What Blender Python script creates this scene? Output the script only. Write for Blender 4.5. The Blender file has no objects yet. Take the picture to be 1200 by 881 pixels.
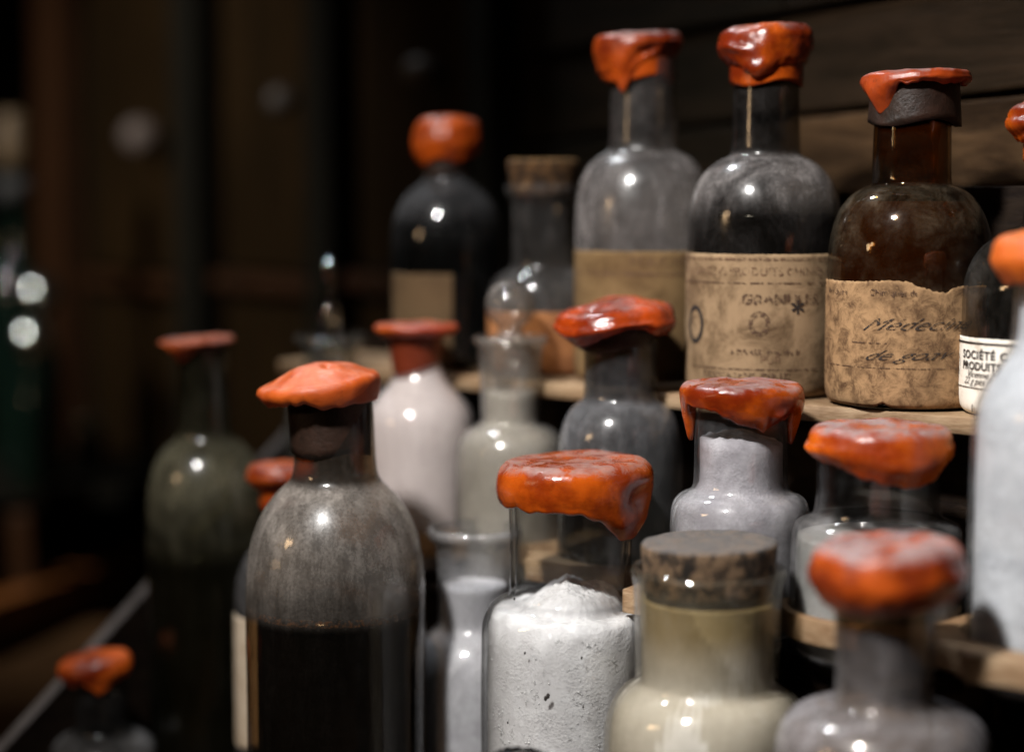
import bpy, bmesh, math, random
from mathutils import Vector, noise, Matrix
R_ = math.radians
random.seed(4)
SC = bpy.context.scene
COL = SC.collection

# ---------------------------------------------------------------- camera
F = 2100.0                      # focal length in pixels of a 1200 px wide frame
PITCH = R_(5.44)
EYE = 0.39
cam = bpy.data.cameras.new('camera'); camo = bpy.data.objects.new('camera', cam); COL.objects.link(camo)
camo.location = (0, 0, EYE); camo.rotation_euler = (math.pi/2 - PITCH, 0, 0)
cam.sensor_width = 36; cam.lens = F/1200*36
cam.clip_start = 0.05; cam.clip_end = 40
cam.dof.use_dof = True; cam.dof.focus_distance = 0.856; cam.dof.aperture_fstop = 2.0
SC.camera = camo
# ---------------------------------------------------------------- world, view, lamps
w = bpy.data.worlds.new('World'); SC.world = w; w.use_nodes = True
w.node_tree.nodes['Background'].inputs[0].default_value = (0.9, 1.0, 0.75, 1)
w.node_tree.nodes['Background'].inputs[1].default_value = 0.0006
SC.view_settings.view_transform = 'Standard'; SC.view_settings.look = 'None'
SC.view_settings.exposure = 0.0; SC.view_settings.gamma = 1.0
try:
    SC.cycles.use_denoising = True
    SC.cycles.denoiser = 'OPENIMAGEDENOISE'
except Exception: pass
SC.cycles.transparent_max_bounces = 32
SC.cycles.max_bounces = 14
SC.cycles.transmission_bounces = 12
SC.cycles.sample_clamp_indirect = 4.0
SC.cycles.sample_clamp_direct = 0.0

TARGET = Vector((0.05, 0.87, EYE - 0.08))
def lamp(name, direction, dist, radius, power, color):
    l = bpy.data.lights.new(name, 'AREA'); l.shape = 'DISK'; l.size = radius*2; l.energy = power; l.color = color
    o = bpy.data.objects.new(name, l); COL.objects.link(o)
    dv = Vector(direction).normalized(); o.location = TARGET + dv*dist
    o.rotation_euler = (-dv).to_track_quat('-Z', 'Y').to_euler()
    return o
def spot(name, aim, direction, dist, radius, power, color, cone, blend=1.0):
    l = bpy.data.lights.new(name, 'SPOT'); l.shadow_soft_size = radius; l.energy = power; l.color = color
    l.spot_size = R_(cone); l.spot_blend = blend
    o = bpy.data.objects.new(name, l); COL.objects.link(o)
    dv = Vector(direction).normalized(); o.location = Vector(aim)+dv*dist
    o.rotation_euler = (-dv).to_track_quat('-Z', 'Y').to_euler()
spot('front_spot_lamp', (.08, .84, EYE-.16), (-.43, -.56, .84), 1.15, .050, 112, (1.0, .975, .945), 47)
spot('ceiling_spot_lamp', (.06, .90, EYE-.12), (-.33, .40, .86), 1.25, .050, 34, (.90, .95, 1.0), 50)
spot('added_fill_lamp', (-.42, 1.72, EYE-.05), (-.55, -.62, .60), 1.15, .022, 56, (1.0, .93, .86), 54)  # added without a known source, lifts the cabinet and feeds the ball glints
lamp('warm_wall_lamp', (-.86, -.30, .22), 1.10, .060, .7, (1.0, .66, .36))
lamp('warm_side_lamp', (-.82, -.38, .26), 1.20, .045, .4, (1.0, .66, .38))

# ---------------------------------------------------------------- picture to place
def elev(py): return math.atan((py-440.5)/F) + PITCH
def zat(py, d): return EYE - d*math.tan(elev(py))
def xat(px, d, py=500): return (px-600)/F * (d*math.cos(PITCH) + (EYE-zat(py, d))*math.sin(PITCH))
U = Vector((-.781, .625)); V = Vector((-.625, -.781)); ORG = Vector((.194, .88))
def rk(b, a): return ORG + U*b + V*a

# ---------------------------------------------------------------- objects
def link(o, parent=None):
    COL.objects.link(o)
    if parent is not None: o.parent = parent
    return o
def mesh_obj(name, verts, faces, mat, parent=None, smooth=True):
    m = bpy.data.meshes.new(name); m.from_pydata(verts, [], faces); m.update()
    if smooth: m.polygons.foreach_set('use_smooth', [True]*len(m.polygons))
    o = bpy.data.objects.new(name, m)
    if mat: m.materials.append(mat)
    return link(o, parent)
def tag(o, label=None, cat=None, group=None, kind=None):
    if label: o['label'] = label
    if cat: o['category'] = cat
    if group: o['group'] = group
    if kind: o['kind'] = kind
    return o
def thing(name, label, cat, loc=(0,0,0), rz=0, group=None):
    o = bpy.data.objects.new(name, None); o.empty_display_size = .02
    COL.objects.link(o); o.location = loc; o.rotation_euler = (0, 0, rz)
    return tag(o, label, cat, group)
def box_data(x0, x1, y0, y1, z0, z1, bev=0.0):
    bm = bmesh.new(); bmesh.ops.create_cube(bm, size=1)
    for v in bm.verts:
        v.co.x = x0+(v.co.x+.5)*(x1-x0); v.co.y = y0+(v.co.y+.5)*(y1-y0); v.co.z = z0+(v.co.z+.5)*(z1-z0)
    if bev: bmesh.ops.bevel(bm, geom=bm.edges[:], offset=bev, segments=2, affect='EDGES', profile=.6)
    return bm
def bm_obj(name, bm, mat, parent=None, smooth=False):
    m = bpy.data.meshes.new(name); bm.to_mesh(m); bm.free()
    if smooth: m.polygons.foreach_set('use_smooth', [True]*len(m.polygons))
    if mat: m.materials.append(mat)
    return link(bpy.data.objects.new(name, m), parent)

# ---------------------------------------------------------------- material helpers
class NT:
    def __init__(s, name):
        s.m = bpy.data.materials.new(name); s.m.use_nodes = True; s.t = s.m.node_tree; s.t.nodes.clear()
        s.out = s.n('ShaderNodeOutputMaterial'); s.tc = s.n('ShaderNodeTexCoord')
    def n(s, ty, **kw):
        nd = s.t.nodes.new(ty)
        for k, v in kw.items(): setattr(nd, k, v)
        return nd
    def l(s, a, b): s.t.links.new(a, b)
    def setin(s, nd, i, v):
        if hasattr(v, 'is_output') or isinstance(v, bpy.types.NodeSocket): s.l(v, nd.inputs[i])
        else: nd.inputs[i].default_value = v
    def math(s, op, a, b=0.0, c=None, clamp=False):
        nd = s.n('ShaderNodeMath', operation=op); nd.use_clamp = clamp
        s.setin(nd, 0, a); s.setin(nd, 1, b)
        if c is not None: s.setin(nd, 2, c)
        return nd.outputs[0]
    def mix(s, f, a, b):
        nd = s.n('ShaderNodeMix'); nd.data_type = 'RGBA'
        s.setin(nd, 0, f); s.setin(nd, 6, a); s.setin(nd, 7, b); return nd.outputs[2]
    def noise(s, scale, detail=4, rough=.6, vec=None, dist=0.0, stretch=None):
        nd = s.n('ShaderNodeTexNoise'); nd.inputs['Scale'].default_value = scale
        nd.inputs['Detail'].default_value = detail; nd.inputs['Roughness'].default_value = rough
        nd.inputs['Distortion'].default_value = dist
        v = vec or s.tc.outputs['Object']
        if stretch:
            mp = s.n('ShaderNodeMapping'); s.l(v, mp.inputs[0]); mp.inputs['Scale'].default_value = stretch; v = mp.outputs[0]
        s.l(v, nd.inputs['Vector']); return nd.outputs[0]
    def ramp(s, f, a, b, lo=0.0, hi=1.0):
        nd = s.n('ShaderNodeMapRange'); nd.interpolation_type = 'SMOOTHSTEP'
        s.setin(nd, 0, f); nd.inputs[1].default_value = a; nd.inputs[2].default_value = b
        nd.inputs[3].default_value = lo; nd.inputs[4].default_value = hi; return nd.outputs[0]
    def bump(s, h, strength, dist=.001):
        nd = s.n('ShaderNodeBump'); nd.inputs['Strength'].default_value = strength; nd.inputs['Distance'].default_value = dist
        s.l(h, nd.inputs['Height']); return nd.outputs[0]
    def z(s):
        nd = s.n('ShaderNodeSeparateXYZ'); s.l(s.tc.outputs['Object'], nd.inputs[0]); return nd.outputs
    def prin(s, **kw):
        p = s.n('ShaderNodeBsdfPrincipled')
        for k, v in kw.items():
            s.setin(p, k.replace('_', ' '), v)
        return p
    def done(s, sock): s.l(sock, s.out.inputs[0]); return s.m
def c4(c): return (c[0], c[1], c[2], 1)

def glass_mat(name, tint=(.93,.94,.93), edge=(.45,.46,.44), film=0.03, filmc=(.45,.43,.42), patch=0.25, zf=None,
              rough=.035, fscale=45, speck=0.0, thr=.5):
    """thin-walled dusty glass. zf=(z0,z1,f0,f1): film rises from f0 below z0 to f1 above z1 (residue on the wall)."""
    k = NT(name)
    lw = k.n('ShaderNodeLayerWeight'); lw.inputs[0].default_value = .5
    fe = k.math('POWER', lw.outputs['Facing'], 3.0)
    tr = k.n('ShaderNodeBsdfTransparent'); k.l(k.mix(fe, c4(tint), c4(edge)), tr.inputs[0])
    wav = k.noise(28, 2, .5); fine = k.noise(420, 3, .6)
    h = k.math('ADD', wav, k.math('MULTIPLY', fine, .02))
    bp = k.bump(h, .35, .0012)
    gl = k.n('ShaderNodeBsdfGlossy'); k.l(bp, gl.inputs['Normal'])
    k.l(k.ramp(k.noise(60, 5, .7), .35, .75, rough*.5, rough*3.2), gl.inputs['Roughness'])
    lf = k.n('ShaderNodeLayerWeight'); lf.inputs[0].default_value = .5; k.l(bp, lf.inputs['Normal'])
    frv = k.math('ADD', .04, k.math('MULTIPLY', k.math('POWER', lf.outputs['Facing'], 5.0), .80))
    g = k.n('ShaderNodeMixShader'); k.l(frv, g.inputs[0]); k.l(tr.outputs[0], g.inputs[1]); k.l(gl.outputs[0], g.inputs[2])
    n1 = k.noise(fscale, 8, .72, dist=.4); n2 = k.noise(fscale*.28, 3, .5)
    pat = k.ramp(k.math('ADD', k.math('MULTIPLY', n1, .65), k.math('MULTIPLY', n2, .35)), thr-.12, thr+.16)
    f = k.math('ADD', film, k.math('MULTIPLY', pat, patch))
    if zf:
        zz = k.math('ADD', k.z()[2], k.math('MULTIPLY', k.math('SUBTRACT', n2, .5), .010))
        zs_ = sorted(zf); cur = None
        for (a, fa), (b_, fb) in zip(zs_, zs_[1:]):
            seg = k.ramp(zz, a, b_, 0.0, fb-fa)
            cur = k.math('ADD', seg, zs_[0][1]) if cur is None else k.math('ADD', cur, seg)
        f = k.math('MULTIPLY', f, cur)
    if speck:
        vo = k.n('ShaderNodeTexVoronoi'); vo.inputs['Scale'].default_value = 900; k.l(k.tc.outputs['Object'], vo.inputs['Vector'])
        f = k.math('ADD', f, k.math('MULTIPLY', k.ramp(vo.outputs['Distance'], .12, .38, 1, 0), k.math('MULTIPLY', pat, speck)))
    # a thin dusty coat scatters more where it is seen edge-on
    stre = k.ramp(k.noise(150, 5, .7, stretch=(1, 1, .16), dist=.3), .42, .66, .72, 1.22)
    gran = k.ramp(k.noise(700, 3, .7), .35, .70, .80, 1.25)
    f = k.math('MULTIPLY', f, k.math('MULTIPLY', stre, gran))
    f = k.math('MULTIPLY', f, k.math('ADD', .58, k.math('MULTIPLY', k.math('POWER', lw.outputs['Facing'], 3.5), 1.0)))
    f = k.math('MINIMUM', k.math('MAXIMUM', f, 0.0), .97)
    fc = k.mix(k.ramp(n1, .3, .7), c4([c*.42 for c in filmc]), c4([min(1, c*1.05) for c in filmc]))
    df = k.n('ShaderNodeBsdfDiffuse'); k.l(fc, df.inputs[0])
    tl = k.n('ShaderNodeBsdfTranslucent'); k.l(fc, tl.inputs[0])
    dd = k.n('ShaderNodeMixShader'); dd.inputs[0].default_value = .12; k.l(df.outputs[0], dd.inputs[1]); k.l(tl.outputs[0], dd.inputs[2])
    sh = k.n('ShaderNodeBsdfGlossy'); sh.inputs['Roughness'].default_value = .32
    dh = k.n('ShaderNodeMixShader'); dh.inputs[0].default_value = .07; k.l(dd.outputs[0], dh.inputs[1]); k.l(sh.outputs[0], dh.inputs[2])
    # the glass still shines over a film that lies on its inside
    dg = k.n('ShaderNodeMixShader'); k.l(frv, dg.inputs[0]); k.l(dh.outputs[0], dg.inputs[1]); k.l(gl.outputs[0], dg.inputs[2])
    e = k.n('ShaderNodeMixShader'); k.l(f, e.inputs[0]); k.l(g.outputs[0], e.inputs[1]); k.l(dg.outputs[0], e.inputs[2])
    return k.done(e.outputs[0])
def clear_glass(name, col=(.97,.98,.97)):
    k = NT(name)
    b = k.n('ShaderNodeBsdfGlass'); b.inputs['Color'].default_value = c4(col); b.inputs['IOR'].default_value = 1.5
    b.inputs['Roughness'].default_value = .01
    k.l(k.bump(k.noise(30, 2), .2, .001), b.inputs['Normal'])
    return k.done(b.outputs[0])
def powder_mat(name, col=(.78,.78,.79), dark=(.5,.49,.49), coarse=1.0, sss=.0, zc=None, spec=.5):
    k = NT(name)
    vo = k.n('ShaderNodeTexVoronoi'); vo.inputs['Scale'].default_value = 800/coarse; k.l(k.tc.outputs['Object'], vo.inputs['Vector'])
    n1 = k.noise(55, 6, .65); n2 = k.noise(14, 3, .5)
    c = k.mix(k.ramp(n1, .38, .68), c4(dark), c4(col))
    c = k.mix(k.ramp(n2, .40, .64, 0, .55), c, c4([x*.72 for x in dark]))
    c = k.mix(k.math('MULTIPLY', vo.outputs['Color'], .22), c, c4([x*.8 for x in col]))
    if zc:
        c = k.mix(k.ramp(k.z()[2], zc[0], zc[1]), c, c4(zc[2]))
    wv = k.n('ShaderNodeVectorMath', operation='ADD'); nz = k.n('ShaderNodeTexNoise'); nz.inputs['Scale'].default_value = 120; nz.inputs['Detail'].default_value = 3
    k.l(k.tc.outputs['Object'], nz.inputs['Vector']); sc_ = k.n('ShaderNodeVectorMath', operation='SCALE'); sc_.inputs['Scale'].default_value = .0022*coarse
    k.l(nz.outputs['Color'], sc_.inputs[0]); k.l(k.tc.outputs['Object'], wv.inputs[0]); k.l(sc_.outputs[0], wv.inputs[1]); k.l(wv.outputs[0], vo.inputs['Vector'])
    msk = k.ramp(k.noise(48, 4, .6), .40, .62, .12, 1)
    h = k.math('ADD', k.math('MULTIPLY', k.math('MULTIPLY', vo.outputs['Distance'], msk), .8), k.math('MULTIPLY', k.noise(220, 7, .75), .7))
    p = k.prin(Roughness=k.ramp(vo.outputs['Distance'], .1, .6, .25, .8), Specular_IOR_Level=spec)
    k.l(c, p.inputs['Base Color'])
    if sss:
        p.inputs['Subsurface Weight'].default_value = sss; p.inputs['Subsurface Scale'].default_value = .0035; p.inputs['Subsurface Radius'].default_value = (1, 1, 1)
    k.l(k.bump(h, .42*coarse**.5, .0009*coarse), p.inputs['Normal'])
    return k.done(p.outputs[0])
def liquid_mat(name, col):
    k = NT(name); p = k.prin(Roughness=.12); p.inputs['Base Color'].default_value = c4(col)
    p.inputs['Specular IOR Level'].default_value = .15
    return k.done(p.outputs[0])
def wax_mat(name, dust=.6, col=(.40,.070,.003), deep=(.13,.013,.002), rough=.13, seed=0.0, dustc=(.25,.20,.195)):
    k = NT(name)
    mp = k.n('ShaderNodeMapping'); k.l(k.tc.outputs['Object'], mp.inputs[0]); mp.inputs['Location'].default_value = (seed, seed*1.7, 0)
    v = mp.outputs[0]
    n1 = k.noise(38, 5, .6, vec=v); n2 = k.noise(190, 5, .65, vec=v); n3 = k.noise(75, 7, .75, vec=v, dist=.6)
    base = k.mix(k.ramp(n1, .36, .66), c4(deep), c4(col))
    base = k.mix(k.ramp(n2, .60, .74, 0, .55), base, c4([x*.35 for x in deep]))
    sp = k.n('ShaderNodeSeparateXYZ'); k.l(k.tc.outputs['Normal'], sp.inputs[0])
    up = k.ramp(sp.outputs[2], .35, .92)
    dn = k.math('MULTIPLY', k.math('ADD', k.math('MULTIPLY', up, k.ramp(n3, .40, .58, .02, 1)), k.math('MULTIPLY', k.ramp(n3, .58, .74), .05)), dust, clamp=True)
    dc = k.mix(k.ramp(n2, .3, .7), c4([dustc[0]*.72, dustc[1]*.52, dustc[2]*.48]), c4(dustc))
    dn = k.math('MINIMUM', k.math('MULTIPLY', dn, 1.35), .93)
    c = k.mix(dn, base, dc)
    ro = k.math('ADD', k.ramp(n3, .3, .75, rough, rough+.20), k.math('MULTIPLY', dn, .45), clamp=True)
    p = k.prin(Roughness=ro)
    k.l(c, p.inputs['Base Color'])
    p.inputs['Subsurface Weight'].default_value = .12; p.inputs['Subsurface Scale'].default_value = .003
    p.inputs['Subsurface Radius'].default_value = (1, .25, .08)
    p.inputs['Specular IOR Level'].default_value = .42
    h = k.math('ADD', k.math('MULTIPLY', k.noise(95, 6, .62, vec=v), 1.0), k.math('MULTIPLY', n2, .3))
    h = k.math('ADD', h, k.math('MULTIPLY', k.noise(620, 3, .6, vec=v), .06))
    k.l(k.bump(h, .28, .0014), p.inputs['Normal'])
    return k.done(p.outputs[0])
def paper_mat(name, col=(.46,.31,.18), stain=(.20,.11,.05), amt=1.0, scale=60):
    k = NT(name)
    n1 = k.noise(scale, 8, .75, dist=.5); n2 = k.noise(scale*.3, 4, .6); n3 = k.noise(scale*5, 4, .7)
    c = k.mix(k.ramp(n1, .48-.08*amt, .80-.10*amt), c4(col), c4(stain))
    c = k.mix(k.ramp(n2, .5, .75, 0, .6*amt), c, c4([x*.8 for x in stain]))
    c = k.mix(k.ramp(n3, .55, .8, 0, .35*amt), c, c4([min(1, x*1.25) for x in col]))
    p = k.prin(Roughness=.85, Specular_IOR_Level=.2); k.l(c, p.inputs['Base Color'])
    k.l(k.bump(k.math('ADD', n1, k.math('MULTIPLY', n3, .5)), .45*amt, .0006), p.inputs['Normal'])
    return k.done(p.outputs[0])
def wood_mat(name, col=(.22,.11,.045), dark=(.06,.028,.012), axis=(1,12,12), scale=9, rough=.6, spec=.3):
    k = NT(name)
    n1 = k.noise(scale, 8, .7, stretch=axis, dist=.8); n2 = k.noise(scale*.5, 4, .6); n3 = k.noise(scale*7, 5, .7, stretch=axis)
    c = k.mix(k.ramp(n1, .32, .68), c4(dark), c4(col))
    c = k.mix(k.ramp(n2, .45, .75, 0, .65), c, c4([x*.6 for x in dark]))
    c = k.mix(k.ramp(n3, .5, .8, 0, .35), c, c4([x*1.5 for x in col]))
    p = k.prin(Roughness=rough, Specular_IOR_Level=spec); k.l(c, p.inputs['Base Color'])
    k.l(k.bump(k.math('ADD', n1, k.math('MULTIPLY', n3, .5)), .5, .0015), p.inputs['Normal'])
    return k.done(p.outputs[0])
def cork_mat(name, col=(.30,.17,.08), dark=(.035,.022,.015), dust=(.34,.31,.30)):
    k = NT(name)
    n1 = k.noise(150, 7, .78, stretch=(1,1,.8), dist=.3); n2 = k.noise(260, 5, .7)
    c = k.mix(k.ramp(n1, .44, .56), c4(dark), c4(col))
    c = k.mix(k.ramp(n2, .58, .7, 0, .8), c, c4(dark))
    sp = k.n('ShaderNodeSeparateXYZ'); k.l(k.tc.outputs['Normal'], sp.inputs[0])
    up = k.math('MULTIPLY', k.ramp(sp.outputs[2], .55, .95), k.ramp(n2, .3, .6, .55, 1))
    c = k.mix(k.math('MULTIPLY', up, .75), c, c4(dust))
    p = k.prin(Roughness=.85, Specular_IOR_Level=.25); k.l(c, p.inputs['Base Color'])
    k.l(k.bump(k.math('ADD', n1, n2), .8, .0016), p.inputs['Normal'])
    return k.done(p.outputs[0])
def plain(name, col, rough=.6, metal=0.0):
    k = NT(name); p = k.prin(Roughness=rough, Metallic=metal)
    k.l(k.mix(k.ramp(k.noise(40, 5), .3, .7), c4([x*.6 for x in col]), c4(col)), p.inputs['Base Color'])
    return k.done(p.outputs[0])

def worn_ink(name, col, a=.42, b=.58):
    k = NT(name); p = k.prin(Roughness=.8); p.inputs['Base Color'].default_value = c4(col)
    t = k.n('ShaderNodeBsdfTransparent'); m = k.n('ShaderNodeMixShader')
    k.l(k.ramp(k.noise(520, 4, .7), a, b), m.inputs[0]); k.l(t.outputs[0], m.inputs[1]); k.l(p.outputs[0], m.inputs[2])
    return k.done(m.outputs[0])
INK_HAND = worn_ink('ink_hand', (.022,.014,.010), .34, .52)
INK = plain('ink', (.020,.014,.012), .7)
INK_BROWN = worn_ink('ink_brown', (.070,.034,.016))
INK_FADED = worn_ink('ink_faded', (.12,.062,.032), .44, .62)

# ---------------------------------------------------------------- shape helpers
def chaikin(p, it=2):
    for _ in range(it):
        q = [p[0]]
        for a, b in zip(p, p[1:]):
            q.append((a[0]*.75+b[0]*.25, a[1]*.75+b[1]*.25)); q.append((a[0]*.25+b[0]*.75, a[1]*.25+b[1]*.75))
        q.append(p[-1]); p = q
    return p
def lathe(name, prof, mat, parent, n=80, wob=0.0, seed=0.0, close_top=False, close_bot=False, ox=0.0):
    """prof: list of (z, r)"""
    vs, fs = [], []
    for z, r in prof:
        for i in range(n):
            t = 2*math.pi*i/n
            x, y = r*math.sin(t), -r*math.cos(t)
            if wob and r > 1e-5:
                q = noise.noise(Vector((x*22+seed, y*22, z*22)))*wob
                x += q*math.sin(t); y -= q*math.cos(t)
            vs.append((x+ox, y, z))
    m = len(prof)
    for j in range(m-1):
        for i in range(n):
            a = j*n+i; b = j*n+(i+1) % n; fs.append((a, b, b+n, a+n))
    if close_top: fs.append(tuple(range(n))[::-1])
    if close_bot: fs.append(tuple((m-1)*n+i for i in range(n)))
    return mesh_obj(name, vs, fs, mat, parent)
def interp(p, z):
    for a, b in zip(p, p[1:]):
        if b[0] <= z <= a[0]:
            t = (a[0]-z)/max(1e-9, a[0]-b[0]); return a[1]+(b[1]-a[1])*t
    return p[0][1] if z > p[0][0] else p[-1][1]
def wax(parent, mat, R, ztop, zlow, rneck, drips=(), dome=0.0, tilt=(0, 0), botscale=.96, bulge=.05, corner=.22, coat=None,
        bumps=(), amp=.0011, seed=0.0, ox=0.0, name='wax_seal', pits=(), topn=1.0, saddle=0.0, rimwave=.0006, coatmat=None, oxc=None):
    """one poured wax cap; theta 0 faces the camera, +90 is the right side. z measured from the bottle's base."""
    N = 132; H = ztop-zlow
    def gauss(th, c, s):
        dd = (th-c+180) % 360-180; return math.exp(-(dd/s)**2)
    def low(th):
        z = zlow + rimwave*noise.noise(Vector((math.cos(R_(th))*6+seed, math.sin(R_(th))*6, 3)))*3
        for (c, s, e) in drips: z -= e*gauss(th, c, s)
        return z
    rings = []
    def add(fr, fz): rings.append((fr, fz))
    c = min(corner*R, H*.42)
    def topz(th, q):
        z = ztop - dome*q*q + R*q*(tilt[0]*math.sin(R_(th)) - tilt[1]*math.cos(R_(th)))
        z += saddle*q*q*math.cos(2*R_(th))
        z += topn*.0011*noise.noise(Vector((q*math.sin(R_(th))*3.1+seed, q*math.cos(R_(th))*3.1, seed)))
        for (pt, pq, pa, ps) in pits:
            dx = q*math.sin(R_(th))-pq*math.sin(R_(pt)); dy = q*math.cos(R_(th))-pq*math.cos(R_(pt))
            z -= pa*math.exp(-(dx*dx+dy*dy)/(ps*ps))
        return z
    for k in range(15):
        q = (k/14)*(1-c/R); add(lambda th, q=q: R*q, lambda th, q=q: topz(th, q))
    q1 = 1-c/R
    for k in range(1, 6):
        a = k/5*math.pi/2
        add(lambda th, a=a: R-c+c*math.sin(a), lambda th, a=a: topz(th, q1)-c*(1-math.cos(a)))
    def side_r(th, t):
        r = R*(1+bulge*math.sin(math.pi*min(1, t)))*(1+(botscale-1)*t*t)
        ex = low(th)-zlow                      # negative in a drip: hug the neck
        if ex < 0:
            k = min(1, -ex/(H*.9+1e-6))*t*t
            r = r*(1-k)+(rneck+.0022)*k
        for (bc, bt, ba, bs, bts) in bumps:
            r += ba*gauss(th, bc, bs)*math.exp(-((t-bt)/bts)**2)
        return r
    for k in range(1, 13):
        t = k/12
        add(lambda th, t=t: side_r(th, t), lambda th, t=t: (topz(th, q1)-c)*(1-t)+low(th)*t)
    lipr = .0011
    for k in range(1, 4):
        a = k/3*math.pi
        add(lambda th, a=a: side_r(th, 1)-lipr*(1-math.cos(a)), lambda th, a=a: low(th)-lipr*.7*math.sin(a))
    rn = rneck+.0006
    for k in range(1, 4):
        t = k/3
        add(lambda th, t=t: (side_r(th, 1)-2*lipr)*(1-t)+rn*t, lambda th, t=t: low(th)+.0018*t)
    if coat:
        cr, cz = coat
        for k in range(0, 7):
            t = k/6
            add(lambda th, t=t: rn+.0012*(1-t*.4)+(cr-rn)*t, lambda th, t=t: (low(th)+.0018)*(1-t)+(cz+.0015*math.sin(R_(th*3)))*t)
        add(lambda th: cr*.9, lambda th: cz+.0015*math.sin(R_(th*3)))
    vs, fs = [], []
    for j, (fr, fz) in enumerate(rings):
        for i in range(N):
            th = 360*i/N; r = fr(th); z = fz(th)
            x = r*math.sin(R_(th)); y = -r*math.cos(R_(th))
            p = Vector((x*55+seed, y*55, z*55)); g = noise.noise(p)*amp*.9 + noise.noise(p*2.7)*amp*.26 + noise.noise(p*7)*amp*.12
            if j < 30:
                nr = 1 if j > 15 else j/15
                x += g*nr*math.sin(R_(th)); y -= g*nr*math.cos(R_(th)); z += g*(1-nr*.7)
            vs.append((x+(oxc if (oxc is not None and j >= 38) else ox), y, z))
    for j in range(len(rings)-1):
        for i in range(N):
            a = j*N+i; b = j*N+(i+1) % N; fs.append((a, b, b+N, a+N))
    o = mesh_obj(name, vs, fs, mat, parent)
    if coatmat:
        o.data.materials.append(coatmat)
        for p_ in o.data.polygons:
            if p_.index//N >= 15+5+12+3: p_.material_index = 1
    return o
COAT_SHADE = None
def label_patch(parent, mat, radius_at, z0, z1, t0, t1, torn=None, name='label', tornb=None, ragged=.0004, seed=0.0, sides=None):
    nx, nz = 110, 40; vs, fs = [], []
    for j in range(nz+1):
        for i in range(nx+1):
            s = i/nx; th = t0+(t1-t0)*s
            top = z1-(torn(th) if torn else 0)-ragged*(1+noise.noise(Vector((th*.9, seed, 1)))+.6*noise.noise(Vector((th*2.3, seed, 4))))
            bot = z0+(tornb(th) if tornb else 0)+ragged*(1+noise.noise(Vector((th*.9, seed, 9))))
            z = bot+(top-bot)*j/nz
            if sides and i in (0, nx): th += sides*noise.noise(Vector((z*300, seed, i)))
            r = radius_at(z)+.0005+.00012*noise.noise(Vector((th*.08, z*90, seed)))
            vs.append((r*math.sin(R_(th)), -r*math.cos(R_(th)), z))
    for j in range(nz):
        for i in range(nx):
            a = j*(nx+1)+i; fs.append((a, a+1, a+nx+2, a+nx+1))
    o = mesh_obj(name, vs, fs, mat, parent)
    md = o.modifiers.new('thickness', 'SOLIDIFY'); md.thickness = .0003; md.offset = -1
    return o
def print_text(parent, txt, size, th, z, radius, mat=INK, shear=0.0, bold=0.0, spacing=1.0, name='lettering', rot=0.0, sx=1.0, align='LEFT'):
    cu = bpy.data.curves.new('t', 'FONT'); cu.body = txt; cu.size = size; cu.shear = shear; cu.offset = bold
    cu.space_character = spacing; cu.resolution_u = 3; cu.align_x = align
    o = bpy.data.objects.new('t', cu); COL.objects.link(o)
    dg = bpy.context.evaluated_depsgraph_get(); dg.update()
    me = bpy.data.meshes.new_from_object(o.evaluated_get(dg)); bpy.data.objects.remove(o); bpy.data.curves.remove(cu)
    bm = bmesh.new(); bm.from_mesh(me); bpy.data.meshes.remove(me)
    for v in bm.verts:
        x = v.co.x*sx; y = v.co.y
        x, y = x*math.cos(rot)-y*math.sin(rot), x*math.sin(rot)+y*math.cos(rot)
        a = R_(th)+x/radius
        v.co = Vector(((radius+.0009)*math.sin(a), -(radius+.0009)*math.cos(a), z+y))
    return bm_obj(name, bm, mat, parent)
def print_strip(parent, th0, th1, z0, z1, radius, mat=INK, name='printed_line', slope=0.0):
    n = max(6, int(abs(th1-th0)/2)); vs, fs = [], []
    for i in range(n+1):
        t = R_(th0+(th1-th0)*i/n); s = slope*i/n
        for z in (z0, z1): vs.append(((radius+.00085)*math.sin(t), -(radius+.00085)*math.cos(t), z+s))
    for i in range(n): fs.append((2*i, 2*i+2, 2*i+3, 2*i+1))
    return mesh_obj(name, vs, fs, mat, parent)
def print_ring(parent, th, z, ra, rb, w, radius, mat=INK, name='printed_emblem'):
    n = 48; vs, fs = [], []
    for i in range(n):
        a = 2*math.pi*i/n
        for k in (0, 1):
            xx = (ra-w*k)*math.cos(a); yy = (rb-w*k)*math.sin(a); t = R_(th)+xx/radius
            vs.append(((radius+.00085)*math.sin(t), -(radius+.00085)*math.cos(t), z+yy))
    for i in range(n):
        j = (i+1) % n; fs.append((2*i, 2*j, 2*j+1, 2*i+1))
    return mesh_obj(name, vs, fs, mat, parent)

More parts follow.
